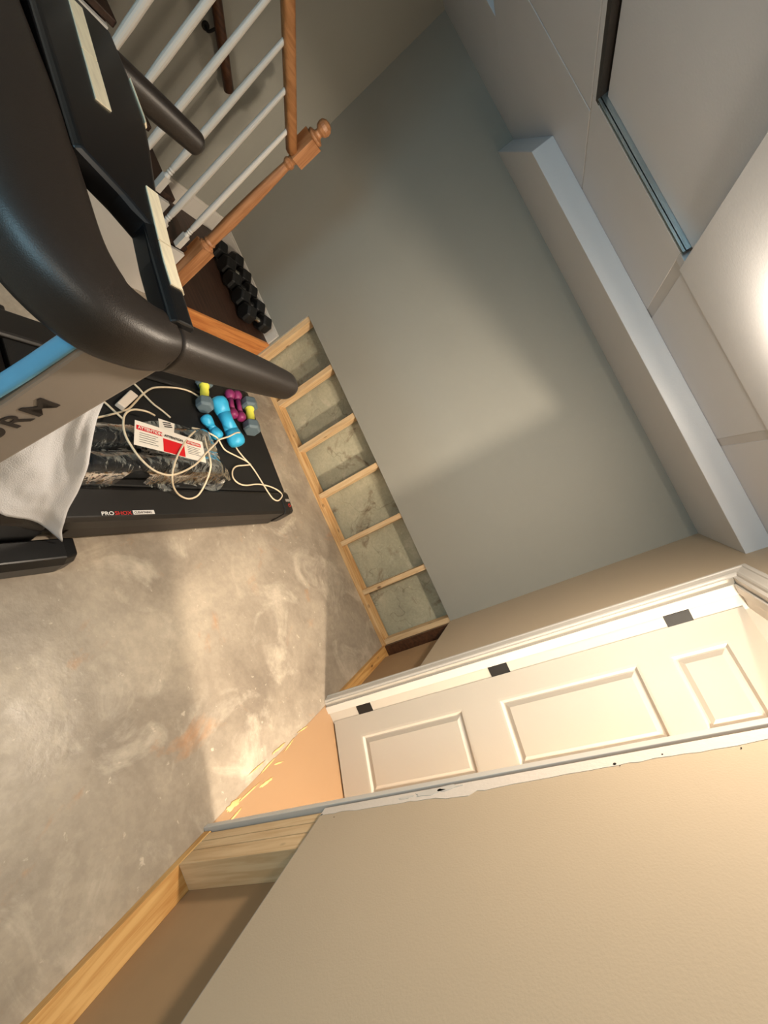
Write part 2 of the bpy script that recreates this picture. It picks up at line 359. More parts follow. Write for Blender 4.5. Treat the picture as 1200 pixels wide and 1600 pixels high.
# ragged strip of bare joint compound beside the jamb
rnd = random.Random(3)
edge = []
z = CUT
while z < CEIL - .02:
    wv = .035 + .012 * noise.noise(Vector((z * 2.3, 1, 0))) + rnd.uniform(-.003, .003)
    if 1.02 < z < 1.10: wv += .01
    edge.append((z, -1.742 - wv)); z += .02 + rnd.uniform(0, .015)
poly = [(-DW - .0012, y, z) for z, y in edge] + [(-DW - .0012, -1.743, edge[-1][0]), (-DW - .0012, -1.743, CUT)]
MB().prism(poly, (.0011, 0, 0)).build('joint_compound', M['compound'], wr)
pp = MB()
for (yy, zz, s_, sd) in ((-1.757, .97, .034, 1), (-1.752, 1.03, .026, 2), (-1.76, .90, .018, 3)):
    r2 = random.Random(sd); pl = [(-DW - .0026, yy + math.sin(2 * PI * k / 11) * s_ * .36 * r2.uniform(.6, 1.2), zz + math.cos(2 * PI * k / 11) * s_ * 1.5 * r2.uniform(.6, 1.2)) for k in range(11)]
    pp.prism(pl, (.002, 0, 0))
pp.build('torn_paper', M['white'], wr)
hb = MB()
for (yy, zz, r) in ((-1.770, .60, .0022), (-1.79, .66, .0012), (-1.772, 1.46, .0035), (-1.768, 1.56, .0018), (-1.781, 1.47, .0012), (-1.79, 1.70, .0015)):
    hb.lathe([(r, 0), (r, .001)], (-DW - .0022, yy, zz), (1, 0, 0), 8)
hb.build('screw_hole', M['dark'], wr)
# vents of unpainted lower edge (gypsum core along the cut)
MB().box(-DW + .0005, -.0005, -4.5, -1.743, CUT - .003, CUT).box(-DW + .0005, -.0005, -.826, 0, CUT - .003, CUT).build('cut_edge', M['gyp'], wr)
MB().box(-2.478, 0, -DW + .0005, -.0005, CUT - .003, CUT).build('cut_edge', M['gyp'], wb)

# left wall, rear wall, stairwell, hallway
wlft = MB().box(-3.6, -3.5, -4.6, 0, 0, 5.0).build('wall_left', M['wall']); struct(wlft, 'grey wall on the far side of the stairs', 'wall')
wrr = MB().box(-3.6, -2.3, -4.6, -4.5, 0, 5).box(-.9, .1, -4.6, -4.5, 0, CEIL).box(-2.3, -.9, -4.6, -4.5, 0, 1.2).box(-2.3, -.9, -4.6, -4.5, 1.95, CEIL).build('wall_rear', M['wall']); struct(wrr, 'grey rear wall behind the treadmill with an added window for cool fill light', 'wall')
wn = empty('fill_window_1', (-1.6, -4.5, 1.2)); struct(wn, 'added window in the rear wall for cool fill light', 'window')  # unseen window, added to carry the cool fill light
MB().box(-.7, .7, -.06, .01, 0, .05).box(-.7, .7, -.06, .01, .70, .75).box(-.7, -.65, -.06, .01, .05, .7).box(.65, .7, -.06, .01, .05, .7).box(-.02, .02, -.05, 0, .05, .7).build('fill_window_frame', M['white'], wn, bevel=.003)
MB().box(-.65, .65, -.05, -.045, .05, .7).build('glow_pane', M['fill_pane'], wn)
su = MB().box(-2.6, -2.5, -4.6, -.69, CEIL + .05, 5).box(-3.6, -2.5, -.69, -.6, CEIL + .05, 5).build('wall_stairwell', M['wall']); struct(su, 'wall of the stairwell opening above the ceiling', 'wall')
hw = MB().box(2.0, 2.1, -3.2, 0, 0, 2.4).box(0.1, 2.1, -3.3, -3.2, 0, 2.4).box(.1, 2.1, -.14, -.04, 0, 2.4).build('wall_hallway', M['wall']); struct(hw, 'walls of the small hall beyond the doorway', 'wall')
hc = MB().box(0.1, 2.1, -3.2, 0, 2.38, 2.45).build('ceiling_hallway', M['ceiling']); struct(hc, 'ceiling of the small hall beyond the doorway', 'ceiling')
bb = MB().box(-3.486, -2.49, -DW - .014, -DW, .19, .285).box(-3.486, -2.49, -DW - .009, -DW, .285, .302).build('baseboard_back', M['white'], bevel=.003); struct(bb, 'white baseboard on the back wall above the stair landing', 'baseboard')
bl = MB().box(-3.5, -3.486, -.83, -DW, .19, .31).box(-3.5, -3.491, -.83, -DW, .31, .33)
bl.prism([(-3.5, -.83, .19), (-3.5, -.83, .33), (-3.5, -3.9, .33 + .745 * 3.07), (-3.5, -3.9, .745 * 3.07)], (.014, 0, 0))
bl = bl.build('baseboard_left', M['white']); struct(bl, 'white baseboard and sloping stair skirt on the left wall', 'baseboard')

# ------------------------------------------------------------------ door
dr = empty('door_1', (0, 0, 0)); struct(dr, 'white panelled door standing open into the hall with its casing and black hinges', 'door')
HJ = 2.02
# casing: stepped profile in (width from outer edge, thickness) ; outer edge y=-.787 far side
def casing_profile():   # (w, t)
    return [(0, 0), (0, .017), (.005, .020), (.016, .020), (.019, .016), (.026, .015), (.040, .012), (.047, .012), (.052, .008), (.055, .0)]
prof = casing_profile()
YO = -.787; ZO = HJ + .068
cs = MB()
# vertical leg: from floor to the mitre, then head to the right (towards -Y), as one swept profile
rings = []
x0 = -DW
rings.append([(x0 - t, YO - w_, .0) for w_, t in prof])
rings.append([(x0 - t, YO - w_, ZO - w_) for w_, t in prof])
rings.append([(x0 - t, -1.78, ZO - w_) for w_, t in prof])
cs.loft(rings); cs.build('casing', M['white'], dr)
# jambs and stops
MB().box(-DW, .115, YO - .058, YO - .040, 0, HJ).build('jamb', M['door'], dr, bevel=.002)  # far jamb in the darkened white, offsets direct hall light
jb = MB().box(-DW, .115, -1.728, -1.708, 0, HJ + .02).box(-DW, .115, -1.728, YO - .040, HJ, HJ + .02)
jb.build('jamb', M['white'], dr, bevel=.002)
MB().box(.010, .050, -1.708, -1.697, 0, HJ).box(.010, .050, -1.708, YO - .058, HJ - .011, HJ).box(.010, .050, YO - .068, YO - .058, 0, HJ).build('door_stop', M['white'], dr, bevel=.002)
# slab in its own frame: hinge edge at local origin, width along local x, front face at local y=0 facing -y
slab = empty('door_leaf', (.100, YO - .060, .0), -math.radians(26.3), dr)
W_, H_, TH = .81, 2.005, .035
def slab_mesh():
    mb = MB(); bm = mb.bm
    xs = [0, .098, .385, .43, .715, W_]; 
    rows = [(.175, .785), (.965, 1.58), (1.69, 1.905)]
    zs = [.012] + [z for r in rows for z in r] + [H_]
    # front face grid with recessed panels
    def frustum(x0, x1, z0, z1):
        steps = [(0, 0), (.010, .001), (.020, .011), (.026, .011), (.044, .004), (.048, .004)]
        prev = None
        for ins, dep in steps:
            r = [bm.verts.new((x0 + ins, dep, z0 + ins)), bm.verts.new((x1 - ins, dep, z0 + ins)), bm.verts.new((x1 - ins, dep, z1 - ins)), bm.verts.new((x0 + ins, dep, z1 - ins))]
            if prev:
                for i in range(4): bm.faces.new((prev[i], prev[(i + 1) % 4], r[(i + 1) % 4], r[i]))
            prev = r
        bm.faces.new(prev)
    for i in range(len(xs) - 1):
        for k in range(len(zs) - 1):
            if i in (1, 3) and k in (1, 3, 5): frustum(xs[i], xs[i + 1], zs[k], zs[k + 1])
            else: bm.faces.new([bm.verts.new(p) for p in ((xs[i], 0, zs[k]), (xs[i + 1], 0, zs[k]), (xs[i + 1], 0, zs[k + 1]), (xs[i], 0, zs[k + 1]))])
    mb2 = [(0, 0), (W_, 0), (W_, TH), (0, TH)]
    v0 = [bm.verts.new((a, b, .012)) for a, b in mb2]; v1 = [bm.verts.new((a, b, H_)) for a, b in mb2]
    bm.faces.new(v0[::-1]); bm.faces.new(v1)
    for i in (1, 2, 3): bm.faces.new((v0[i], v0[(i + 1) % 4], v1[(i + 1) % 4], v1[i]))
    bmesh.ops.remove_doubles(bm, verts=bm.verts, dist=1e-5)
    return mb
slab_mesh().build('panelled_slab', M['door'], slab)
MB().lathe([(.026, 0), (.026, .006), (.010, .010), (.010, .035), (.024, .042), (.028, .055), (.022, .066), (0, .07)], (W_ - .06, 0, .95), (0, -1, 0), 20).build('knob', M['hinge'], slab, smooth=True)
for hz in (.235, 1.02, 1.79):
    hg = MB().box(.053, .101, YO - .0605, YO - .058, hz - .047, hz + .047)
    hg.lathe([(.0055, 0), (.0055, .09)], (.112, YO - .052, hz - .045), (0, 0, 1), 12)
    hg.build('hinge', M['hinge'], dr, bevel=.001)

# ------------------------------------------------------------------ staircase
st = empty('staircase', (-3.1, -.8, 0)); tag(st, 'stair flight and landing with white balusters and an orange-brown wooden newel post and handrail', 'staircase')
st.location = (0, 0, 0)
LZ = .19
MB().box(-3.486, -2.50, -.83, -DW - .002, LZ - .022, LZ).build('landing_floor', M['tread'], st, bevel=.002)
MB().box(-2.502, -2.480, -.85, -.003, .055, LZ + .003).build('landing_edge_board', M['board'], st, bevel=.002)
MB().box(-3.486, -2.480, -.85, -.832, .055, LZ + .003).build('landing_front_board', M['board'], st, bevel=.002)
MB().box(-3.40, -2.51, -.80, -.03, 0.0, LZ - .022).build('landing_frame', M['pine_y'], st)
RI, RU = .205, .275
ny = -.83
for k in range(10):
    zt = LZ + RI * (k + 1); yb = ny - RU * k
    MB().box(-3.484, -2.725, yb - RU - .0, yb + .025, zt - .026, zt).build('tread', M['tread'], st, bevel=.004)
    MB().box(-3.484, -2.73, yb - .016, yb, zt - RI, zt - .027).build('riser', M['tread'], st)
# white side panel under the steps: sawtooth top
poly = [(-2.722, -.852, .0)]
poly.append((-2.722, -.852, LZ + RI - .03))
for k in range(10):
    yb = ny - RU * k; zt = LZ + RI * (k + 1) - .028
    poly.append((-2.722, yb if k else -.852, zt)) if k else None
    poly.append((-2.722, yb - RU, zt))
    if k < 9: poly.append((-2.722, yb - RU, zt + RI))
poly.append((-2.722, ny - RU * 10, 0))
# dedupe
pl = []
for p in poly:
    if not pl or (Vector(p) - Vector(pl[-1])).length > 1e-4: pl.append(p)
MB().prism(pl, (.02, 0, 0)).build('side_panel', M['white'], st)
XR = -2.70
# newel
nw = MB().box(XR - .044, XR + .044, -.844, -.756, LZ, LZ + .30)
nw.lathe([(.044, 0), (.044, .008), (.030, .022), (.036, .034), (.030, .046), (.031, .10), (.034, .2), (.030, .42), (.023, .60), (.021, .635), (.030, .650), (.030, .662), (.022, .672), (.034, .70)], (XR, -.80, LZ + .30), (0, 0, 1), 24)
nw.box(XR - .041, XR + .041, -.841, -.759, LZ + .99, LZ + 1.125)
nw.lathe([(.040, 0), (.044, .008), (.044, .016), (.022, .026), (.020, .038), (.032, .050), (.037, .066), (.034, .084), (.020, .098), (0, .103)], (XR, -.80, LZ + 1.125), (0, 0, 1), 24)
nw.build('newel_post', M['oak'], st, bevel=.002)
SL = RI / RU
def railz(y): return 1.262 + SL * (-.93 - y)
hr = MB(); sweep(hr, [(XR, -.842, railz(-.842), .030, .026), (XR, -2.0, railz(-2.0), .030, .026), (XR, -3.6, railz(-3.6), .030, .026)], n=20, power=.7); hr.build('handrail', M['oak_y'], st, smooth=True)
bal = None
for k in range(18):
    y = -.931 - .1375 * k; ti = int((-.83 - y) // RU); zb = LZ + RI * (ti + 1); zt = railz(y) - .02; h = zt - zb
    q = MB().box(XR - .016, XR + .016, y - .016, y + .016, zb, zb + .085)
    q.lathe([(.016, .085), (.011, .10), (.015, .108), (.011, .115), (.0145, .122), (.012, .129), (.0145, .14), (.017, .24), (.0155, h * .6), (.0105, h)], (XR, y, zb), (0, 0, 1), 14)
    q.build('baluster', M['white'], st)
# wall handrail on the left wall
wh = empty('wall_handrail', (-3.43, -.71, .99)); wh.location = (0, 0, 0)
tag(wh, 'dark brown handrail fixed to the wall behind the white balusters', 'handrail')
q = MB(); sweep(q, [(-3.43, -.69, .985, .026, .028), (-3.43, -1.6, .985 + .76 * .91, .026, .028), (-3.43, -3.2, .985 + .76 * 2.51, .026, .028)], n=14); q.build('rail', M['dark_oak_and_shade'], wh, smooth=True)
for y in (-.92, -1.75, -2.6):
    zz = .985 + .76 * (-.69 - y)
    b = MB(); tube(b, [(-3.499, y, zz - .07), (-3.46, y, zz - .07), (-3.43, y, zz - .02)], .007); b.lathe([(.02, 0), (.02, .006)], (-3.4995, y, zz - .07), (1, 0, 0), 12); b.build('bracket', M['hinge'], wh)

# ------------------------------------------------------------------ treadmill (own frame: origin at the rear right corner of the deck, -y towards the console)
O = (-1.10, -.655, 0); TH_ = -.08
tm = empty('treadmill', O, TH_); tag(tm, 'black treadmill with grey uprights, curved front bar and two charcoal side handles', 'treadmill')
DWD = .86
# base frame, belt, rails, hood
MB().box(-DWD + .03, -.03, -1.30, -.05, .02, .10).box(-DWD + .03, -.03, -.14, -.075, .0, .03).build('base_frame', M['base'], tm, bevel=.006)
MB().box(-.012, -.003, -1.20, -.05, .03, .13).build('lower_skirt', M['base'], tm, bevel=.003)
MB().box(-DWD + .003, -DWD + .012, -1.2, -.05, .03, .13).build('lower_skirt', M['base'], tm, bevel=.003)
MB().box(-DWD + .14, -.14, -1.28, -.005, .175, .198).box(-DWD + .14, -.14, -1.28, -.06, .10, .175).build('running_belt', M['belt'], tm, bevel=.006)
for sgn, x0 in ((1, 0), (-1, -DWD)):
    # rail: low profile with inner lip
    pr = [(0.0, .115), (0.0, .185), (-.012, .200), (-.118, .206), (-.126, .203), (-.135, .196), (-.135, .115)]
    q = MB(); q.loft([[(x0 + sgn * px, y, pz) for px, pz in pr] for y in (-1.30, -.075)])
    q.build('side_rail', M['rail'], tm, bevel=.004)
    # end cap with rounded outer corner
    cap = []
    for y, sc, zt in ((-.076, 0, 0), (-.03, .0, 0), (.004, .006, .006), (.020, .016, .02)):
        cap.append([(x0 + sgn * (px - (sc if px > -.01 else 0)), y, pz - (zt if pz > .15 else -zt * .6)) for px, pz in [(0.006, .075), (0.006, .190), (-.012, .206), (-.118, .211), (-.126, .208), (-.140, .200), (-.140, .075)]])
    q = MB(); q.loft(cap); q.build('end_cap', M['rail'], tm, bevel=.004)
MB().lathe([(.030, 0), (.030, .58)], (-DWD + .14, -.035, .165), (1, 0, 0), 20).build('rear_roller', M['rubber'], tm, smooth=True)
hd = MB()
hd.loft([[(-DWD - .02, y, .03), (.02, y, .03), (.02, y, z * .8), (-.02, y, z), (-DWD + .02, y, z), (-DWD - .02, y, z * .8)] for y, z in ((-1.30, .21), (-1.38, .27), (-1.55, .32), (-1.85, .32), (-1.98, .24))])
hd.build('motor_hood', M['blackgloss'], tm, bevel=.012, seg=3)
for sx in (.068, -DWD - .068):
    q = MB(); xa, xb = sx - .045, sx + .045
    q.loft([[(xa, y, 0), (xb - i, y, 0), (xb - i, y, z * .7), (xb - .015 - i, y, z), (xa, y, z)] for y, z, i in ((-1.185, .10, .012), (-1.225, .105, 0), (-1.75, .10, 0), (-2.05, .07, .01))])
    q.build('base_foot', M['blackgloss'], tm, bevel=.006)
# logo on the right rail : reads towards +y, letters up towards -x
text('rail_logo', 'PRO', .020, M['txt_white'], tm, (-.0160, -1.132, .2015), (0, 1, 0), (-1, 0, .055), sx=1.2, extrude=.0008, offset=.0003)
text('rail_logo', 'SHOX', .020, M['txt_red'], tm, (-.0160, -1.083, .2015), (0, 1, 0), (-1, 0, .055), sx=1.2, extrude=.0008, offset=.0003)
MB().box(-.0325, -.0155, -1.012, -.922, .198, .2025).build('logo_box', M['txt_white'], tm)
text('rail_logo', 'CUSHIONING', .013, M['letter'], tm, (-.0185, -1.008, .2028), (0, 1, 0), (-1, 0, .0), sx=.92, extrude=.0003, offset=.0002)
text('end_cap_logo', 'CS', .030, M['txt_red'], tm, (-.030, -.035, .2088), (-.25, .97, 0), (-1, -.25, .03), sx=.7, extrude=.0004)
MB().box(-.085, -.068, -.045, .003, .2075, .2098).build('end_cap_badge', M['post'], tm, bevel=.0008)
# uprights
for s in (1, -1):
    cx = .02 if s > 0 else -DWD - .02 + .04
    def post_poly(x):
        # rear edge, front edge from foot to head
        return [(x, -1.78, .10), (x, -1.60, .62), (x, -1.505, 1.05), (x, -1.49, 1.10), (x, -1.60, 1.12), (x, -1.64, 1.09), (x, -1.680, .86), (x, -1.875, .10)]
    xo = .045 if s > 0 else -.79 - .045
    xi = xo - s * .05
    q = MB()
    q.prism(post_poly(xo), (xi - xo, 0, 0)); q.build('upright', M['post'], tm, bevel=.010, seg=3)
    # blue trim along the front edge
    pts = [(xo - s * .022, -1.888, .12, .020, .009), (xo - s * .022, -1.805, .42, .020, .009), (xo - s * .022, -1.690, .86, .020, .009), (xo - s * .022, -1.648, 1.06, .019, .009), (xo - s * .022, -1.632, 1.09, .012, .006)]
    q = MB(); sweep(q, pts, n=16, up=(0, 1, .2)); q.build('front_trim', M['blue_trim'], tm, smooth=True)
# lettering runs up the outer face of the right upright
text('brand_lettering', 'PROFORM', .054, M['letter'], tm, (.0463, -1.600, .892), (0, .277, .96), (0, -.96, .277), sx=1.42, extrude=.0006, spacing=1.16, offset=.0008, align='RIGHT')
# handles and curved bar
rh = MB(); sweep(rh, [(.042, -1.545, 1.125, .043, .047), (.034, -1.44, 1.122, .043, .046), (.022, -1.30, 1.120, .040, .041), (.015, -1.20, 1.118, .036, .036), (.013, -1.155, 1.118, .032, .032), (.013, -1.138, 1.118, .020, .020)], n=28, power=.74)
rh.build('side_handle', M['plastic'], tm, smooth=True)
lh = MB(); sweep(lh, [(-.80, -1.525, 1.130, .036, .040), (-.792, -1.42, 1.140, .034, .037), (-.780, -1.30, 1.150, .031, .034), (-.776, -1.20, 1.155, .029, .031), (-.776, -1.175, 1.155, .027, .028), (-.776, -1.162, 1.155, .014, .015)], n=28, power=.8)
lh.build('side_handle', M['plastic'], tm, smooth=True)
apts = [(.041, -1.548, 1.125, .045, .049), (.044, -1.600, 1.124, .052, .054), (.015, -1.660, 1.120, .066, .060), (-.075, -1.700, 1.116, .080, .066), (-.22, -1.706, 1.115, .088, .068)]
apts = apts + [(-.385, -1.704, 1.116, .090, .068)] + [(-.77 - p[0], p[1], p[2], p[3], p[4]) for p in apts[::-1]]
arc = MB(); sweep(arc, apts, n=36, power=.66, smoothn=8)
arc.build('curved_front_bar', M['plastic'], tm, smooth=True)
# joint collars
MB().lathe([(.046, 0), (.046, .005)], (.0420, -1.550, 1.125), (.08, 1, 0), 24).build('joint_ring', M['dark'], tm)
# pulse bar with sensor plates, widening into the console tray on the far half
def lerp_tab(x, tab):
    for (a, va), (b, vb) in zip(tab, tab[1:]):
        if a >= x >= b: return va + (vb - va) * (x - a) / (b - a)
    return tab[-1][1]
BK = [(.04, -1.515), (-.10, -1.505), (-.32, -1.473), (-.45, -1.443), (-.56, -1.421), (-.70, -1.417), (-.84, -1.42)]
FR = [(.04, -1.565), (-.10, -1.553), (-.19, -1.540), (-.23, -1.575), (-.28, -1.640), (-.70, -1.62), (-.84, -1.60)]
pb = MB(); pb.loft([[(x, lerp_tab(x, FR), 1.135), (x, lerp_tab(x, BK), 1.135), (x, lerp_tab(x, BK), 1.178), (x, lerp_tab(x, BK) - .008, 1.185), (x, lerp_tab(x, FR) + .010, 1.185), (x, lerp_tab(x, FR), 1.175)] for x in (.04, -.10, -.19, -.21, -.23, -.255, -.28, -.32, -.36, -.40, -.45, -.50, -.56, -.63, -.70, -.78, -.83)])
pb.build('pulse_bar', M['blackgloss'], tm, bevel=.004)
def plate(xa, xb, off0, off1, tab, wrap=True):
    q = MB(); rings = []
    for k in range(7):
        x = xa + (xb - xa) * k / 6; b = lerp_tab(x, tab)
        rings.append([(x, b - off0, 1.1875), (x, b - off1, 1.1875), (x, b + (.002 if wrap else -off1), 1.180), (x, b + (.003 if wrap else -off1), 1.150 if wrap else 1.186), (x, b - .001 if wrap else b - off1 - .002, 1.150 if wrap else 1.1855), (x, b - .003 if wrap else b - off1 - .004, 1.176 if wrap else 1.1855), (x, b - off0, 1.1845)])
    q.loft(rings); return q
for xa, xb in ((-.045, -.150), (-.154, -.30)): plate(xa, xb, .032, .007, BK).build('sensor_plate', M['plate'], tm, smooth=False)
LT = [(-.40, -1.545), (-.47, -1.542), (-.82, -1.510)]
for xa, xb in ((-.47, -.62), (-.624, -.80)): plate(xa, xb, .015, -.015, LT, wrap=False).build('sensor_plate', M['plate'], tm)
plate(-.55, -.69, .006, .004, BK).build('sensor_plate', M['plate'], tm)

# ------------------------------------------------------------------ towel hanging beside the right upright
lx = Vector((math.cos(TH_), math.sin(TH_), 0)); ly = Vector((-math.sin(TH_), math.cos(TH_), 0)); OV = Vector(O)
def TW(p): return OV + lx * p[0] + ly * p[1] + Vector((0, 0, p[2]))
tb = bmesh.new(); NU, NV = 40, 44
A = Vector((-.035, -1.475, .94)); B = Vector((.046, -1.240, .135)); Cc = Vector((.035, -1.72, .58)); Dd = Vector((-.03, -1.60, .92))
vs_ = []
for i in range(NU + 1):
    row = []
    for k in range(NV + 1):
        u = i / NU; v = k / NV
        p = (A * (1 - u) + Dd * u) * (1 - v) + (B * (1 - u) + Cc * u) * v
        off = .016 * math.sin(u * 11 + v * 2.5) * (.25 + v * .6) * (1 - .3 * u) + .018 * noise.noise(Vector((u * 3, v * 3.4, 2))) + .005 * noise.noise(Vector((u * 11, v * 9, 5)))
        p = p + Vector((off - .006, 0, 0)) + Vector((0, -.022 * math.sin(v * PI) * (1 - u) - .01 * math.sin(v * 9) * (1 - u), 0))
        row.append(tb.verts.new(TW(p)))
    vs_.append(row)
for i in range(NU):
    for k in range(NV): tb.faces.new((vs_[i][k], vs_[i + 1][k], vs_[i + 1][k + 1], vs_[i][k + 1]))
me = bpy.data.meshes.new('towel'); tb.to_mesh(me); tb.free()
tw = link('towel', me, M['towel'], smooth=True); sd = tw.modifiers.new('thick', 'SOLIDIFY'); sd.thickness = .004
tag(tw, 'white cloth with a pointed corner hanging over the side of the treadmill', 'towel')

# ------------------------------------------------------------------ dumbbells on the deck
def hexbell(name, p0, p1, hr_, hl, gr, mh, mg, label, group, n=6, flare=.82, z=None):
    """p0,p1 ends (world)"""
    p0 = Vector(p0); p1 = Vector(p1); ax = (p1 - p0).normalized(); L_ = (p1 - p0).length; mid = (p0 + p1) / 2
    e = empty(name, mid); loc = lambda v: v - mid
    for a, d in ((p0, ax), (p1, -ax)):
        MB().lathe([(hr_ * flare, 0), (hr_, hl * .2), (hr_, hl * .8), (hr_ * flare, hl)], loc(a), d, n).build('weight_head', mh, e, bevel=.004)
    MB().lathe([(gr * 1.25, hl * .9), (gr * 1.25, hl + .008), (gr, hl + .014), (gr * 1.12, L_ / 2), (gr, L_ - hl - .014), (gr * 1.25, L_ - hl - .008), (gr * 1.25, L_ - hl * .9)], loc(p0), ax, 16).build('grip', mg, e, smooth=True)
    tag(e, label, 'dumbbell', group); return e
ZD = .201
hexbell('dumbbell', (-1.935, -.985, ZD + .046), (-1.722, -1.085, ZD + .046), .046, .066, .021, M['grey_vinyl'], M['yellow'], 'slate grey dumbbell with yellow grip behind the big blue one', 'grey dumbbells with yellow grips')
hexbell('dumbbell', (-1.845, -.675, ZD + .044), (-1.618, -.775, ZD + .044), .052, .068, .022, M['grey_vinyl'], M['yellow'], 'slate grey dumbbell with yellow grip at the rear corner of the treadmill deck', 'grey dumbbells with yellow grips')
def bonebell(p0, p1, r, g, mt_, label, group, n=14):
    p0 = Vector(p0); p1 = Vector(p1); ax = (p1 - p0).normalized(); L_ = (p1 - p0).length; mid = (p0 + p1) / 2; e = empty('dumbbell', mid)
    k = r
    for a, d in ((p0, ax), (p1, -ax)):
        MB().lathe([(k * .45, 0), (k * .80, k * .16), (k * .97, k * .5), (k, k * .9), (k * .90, k * 1.35), (g * 1.12, k * 2.0)], a - mid, d, n).build('weight_head', mt_, e, smooth=True)
    MB().lathe([(g * 1.12, k * 1.9), (g, L_ / 2), (g * 1.12, L_ - k * 1.9)], p0 - mid, ax, n).build('grip', mt_, e, smooth=True)
    tag(e, label, 'dumbbell', group); return e
bonebell((-1.895, -.800, ZD + .029), (-1.712, -.862, ZD + .029), .030, .014, M['purple'], 'purple dumbbell nearest the big blue one', 'purple dumbbells', 8)
bonebell((-1.900, -.737, ZD + .029), (-1.700, -.803, ZD + .029), .030, .014, M['purple'], 'purple dumbbell next to the grey one at the deck corner', 'purple dumbbells', 8)
bonebell((-1.790, -.995, ZD + .075), (-1.510, -.955, ZD + .050), .047, .033, M['bluev'], 'large sky blue dumbbell lying on top beside the purple pair', 'blue dumbbells', 24)
bonebell((-1.690, -1.095, ZD + .031), (-1.560, -1.050, ZD + .031), .030, .019, M['bluev'], 'small sky blue dumbbell half hidden under the large blue one', 'blue dumbbells', 24)

# black dumbbells on the landing
names = ['at the far left behind the newel post', 'second from the newel post', 'in the middle of the row', 'second from the cut wall end', 'nearest the exposed studs']
for k in range(5):
    x = -3.17 + k * .137
    dy = (.0, .012, -.006, .008, -.004)[k]
    hexbell('dumbbell', (x - .02, -.285 + dy, LZ + .066), (x + .02, -.040 + dy * .5, LZ + .066), .070, .088, .016, M['rubber'], M['chrome'] if k in (1, 4) else M['rubber'], 'black dumbbell on the stair landing, ' + names[k], 'black dumbbells along the landing baseboard')

# ------------------------------------------------------------------ plastic wrapped tubes on the deck
bag = empty('plastic_bag', (-1.46, -1.4, ZD)); tag(bag, 'clear plastic bag of black foam tubes with a red and white leaflet on top', 'plastic bag')
bag.location = (0, 0, 0)
def foam(p0, p1, r):
    p0 = Vector(p0); p1 = Vector(p1); ax = p1 - p0; L_ = ax.length
    return MB().lathe([(r * .62, .03), (r * .62, .0), (r, 0.0), (r, L_), (r * .62, L_), (r * .62, L_ - .03)], p0, ax, 28)
foam((-1.385, -1.80, ZD + .050), (-1.37, -1.18, ZD + .050), .048).build('foam_tube', M['foam'], bag, smooth=True)
foam((-1.50, -1.76, ZD + .045), (-1.53, -1.20, ZD + .045), .044).build('foam_tube', M['foam'], bag, smooth=True)
def film(poly_u, name='plastic_film', seed=0, NU=70, NV=46, y0=-1.84, y1=-1.10):
    bm = bmesh.new(); rows = []
    for i in range(NU + 1):
        u = i / NU; y = y0 + (y1 - y0) * u
        xl = -1.605 + .03 * math.sin(u * 7) + (.10 * max(0, u - .75)); xr = -1.305 - .02 * math.sin(u * 5 + 1) + .02 * math.sin(u * 17)
        row = []
        for k in range(NV + 1):
            v = k / NV; x = xl + (xr - xl) * v
            # height following the tubes
            def hump(cx, r): 
                d = abs(x - cx)
                return math.sqrt(max(r * r - d * d, 0)) if d < r else 0
            cx1 = -1.385 + .02 * u; cx2 = -1.50 - .035 * u
            h = max(.050 + hump(cx1, .056) if abs(x - cx1) < .056 else 0, .045 + hump(cx2, .052) if abs(x - cx2) < .052 else 0)
            if h == 0: h = .055 if cx2 < x < cx1 else .012
            if u > .86: h *= max(.25, 1 - (u - .86) * 5)
            h += .009 * noise.noise(Vector((x * 20, y * 12, seed))) + .0025 * noise.noise(Vector((x * 60, y * 34, seed + 3)))
            row.append(bm.verts.new((x, y + .012 * noise.noise(Vector((x * 20, u * 6, 9))), ZD + max(h, .004) + .003)))
        rows.append(row)
    for i in range(NU):
        for k in range(NV): bm.faces.new((rows[i][k], rows[i + 1][k], rows[i + 1][k + 1], rows[i][k + 1]))
    me = bpy.data.meshes.new(name); bm.to_mesh(me); bm.free(); return link(name, me, M['film'], bag, smooth=True)
film(None)
# leaflet
leaf = empty('warning_leaflet', (-1.50, -1.615, .318)); leaf.parent = bag
def q2(a, b):  # a along the leaflet (0..1 towards +y), b down (0..1)
    P00 = Vector((-1.552, -1.593, .322)); P10 = Vector((-1.474, -1.287, .322)); P11 = Vector((-1.368, -1.310, .316)); P01 = Vector((-1.442, -1.637, .316))
    p = (P00 * (1 - a) + P10 * a) * (1 - b) + (P01 * (1 - a) + P11 * a) * b
    return p + Vector((0, 0, .0012 * math.sin(a * 6)))
leaf.location = (0, 0, 0)
def leafpatch(name, a0, a1, b0, b1, mt_, dz, slant=0):
    bm = bmesh.new(); N_ = 10; R = []
    for i in range(N_ + 1):
        a = a0 + (a1 - a0) * i / N_
        R.append([bm.verts.new(q2(a + slant * 0, b0) + Vector((0, 0, dz))), bm.verts.new(q2(a + slant, b1) + Vector((0, 0, dz)))])
    for i in range(N_): bm.faces.new((R[i][0], R[i][1], R[i + 1][1], R[i + 1][0]))
    bmesh.ops.recalc_face_normals(bm, faces=bm.faces)
    me = bpy.data.meshes.new(name); bm.to_mesh(me); bm.free(); o = link(name, me, mt_, leaf); s_ = o.modifiers.new('t', 'SOLIDIFY'); s_.thickness = .0006; return o
leafpatch('leaflet_paper', 0, 1, 0, 1, M['lab_white'], .0)
leafpatch('red_header', .02, .36, .18, .36, M['lab_red'], .0012)
leafpatch('red_block', .37, .68, .42, .98, M['lab_red'], .0012)
leafpatch('red_header', .72, .95, .16, .32, M['lab_red'], .0012)
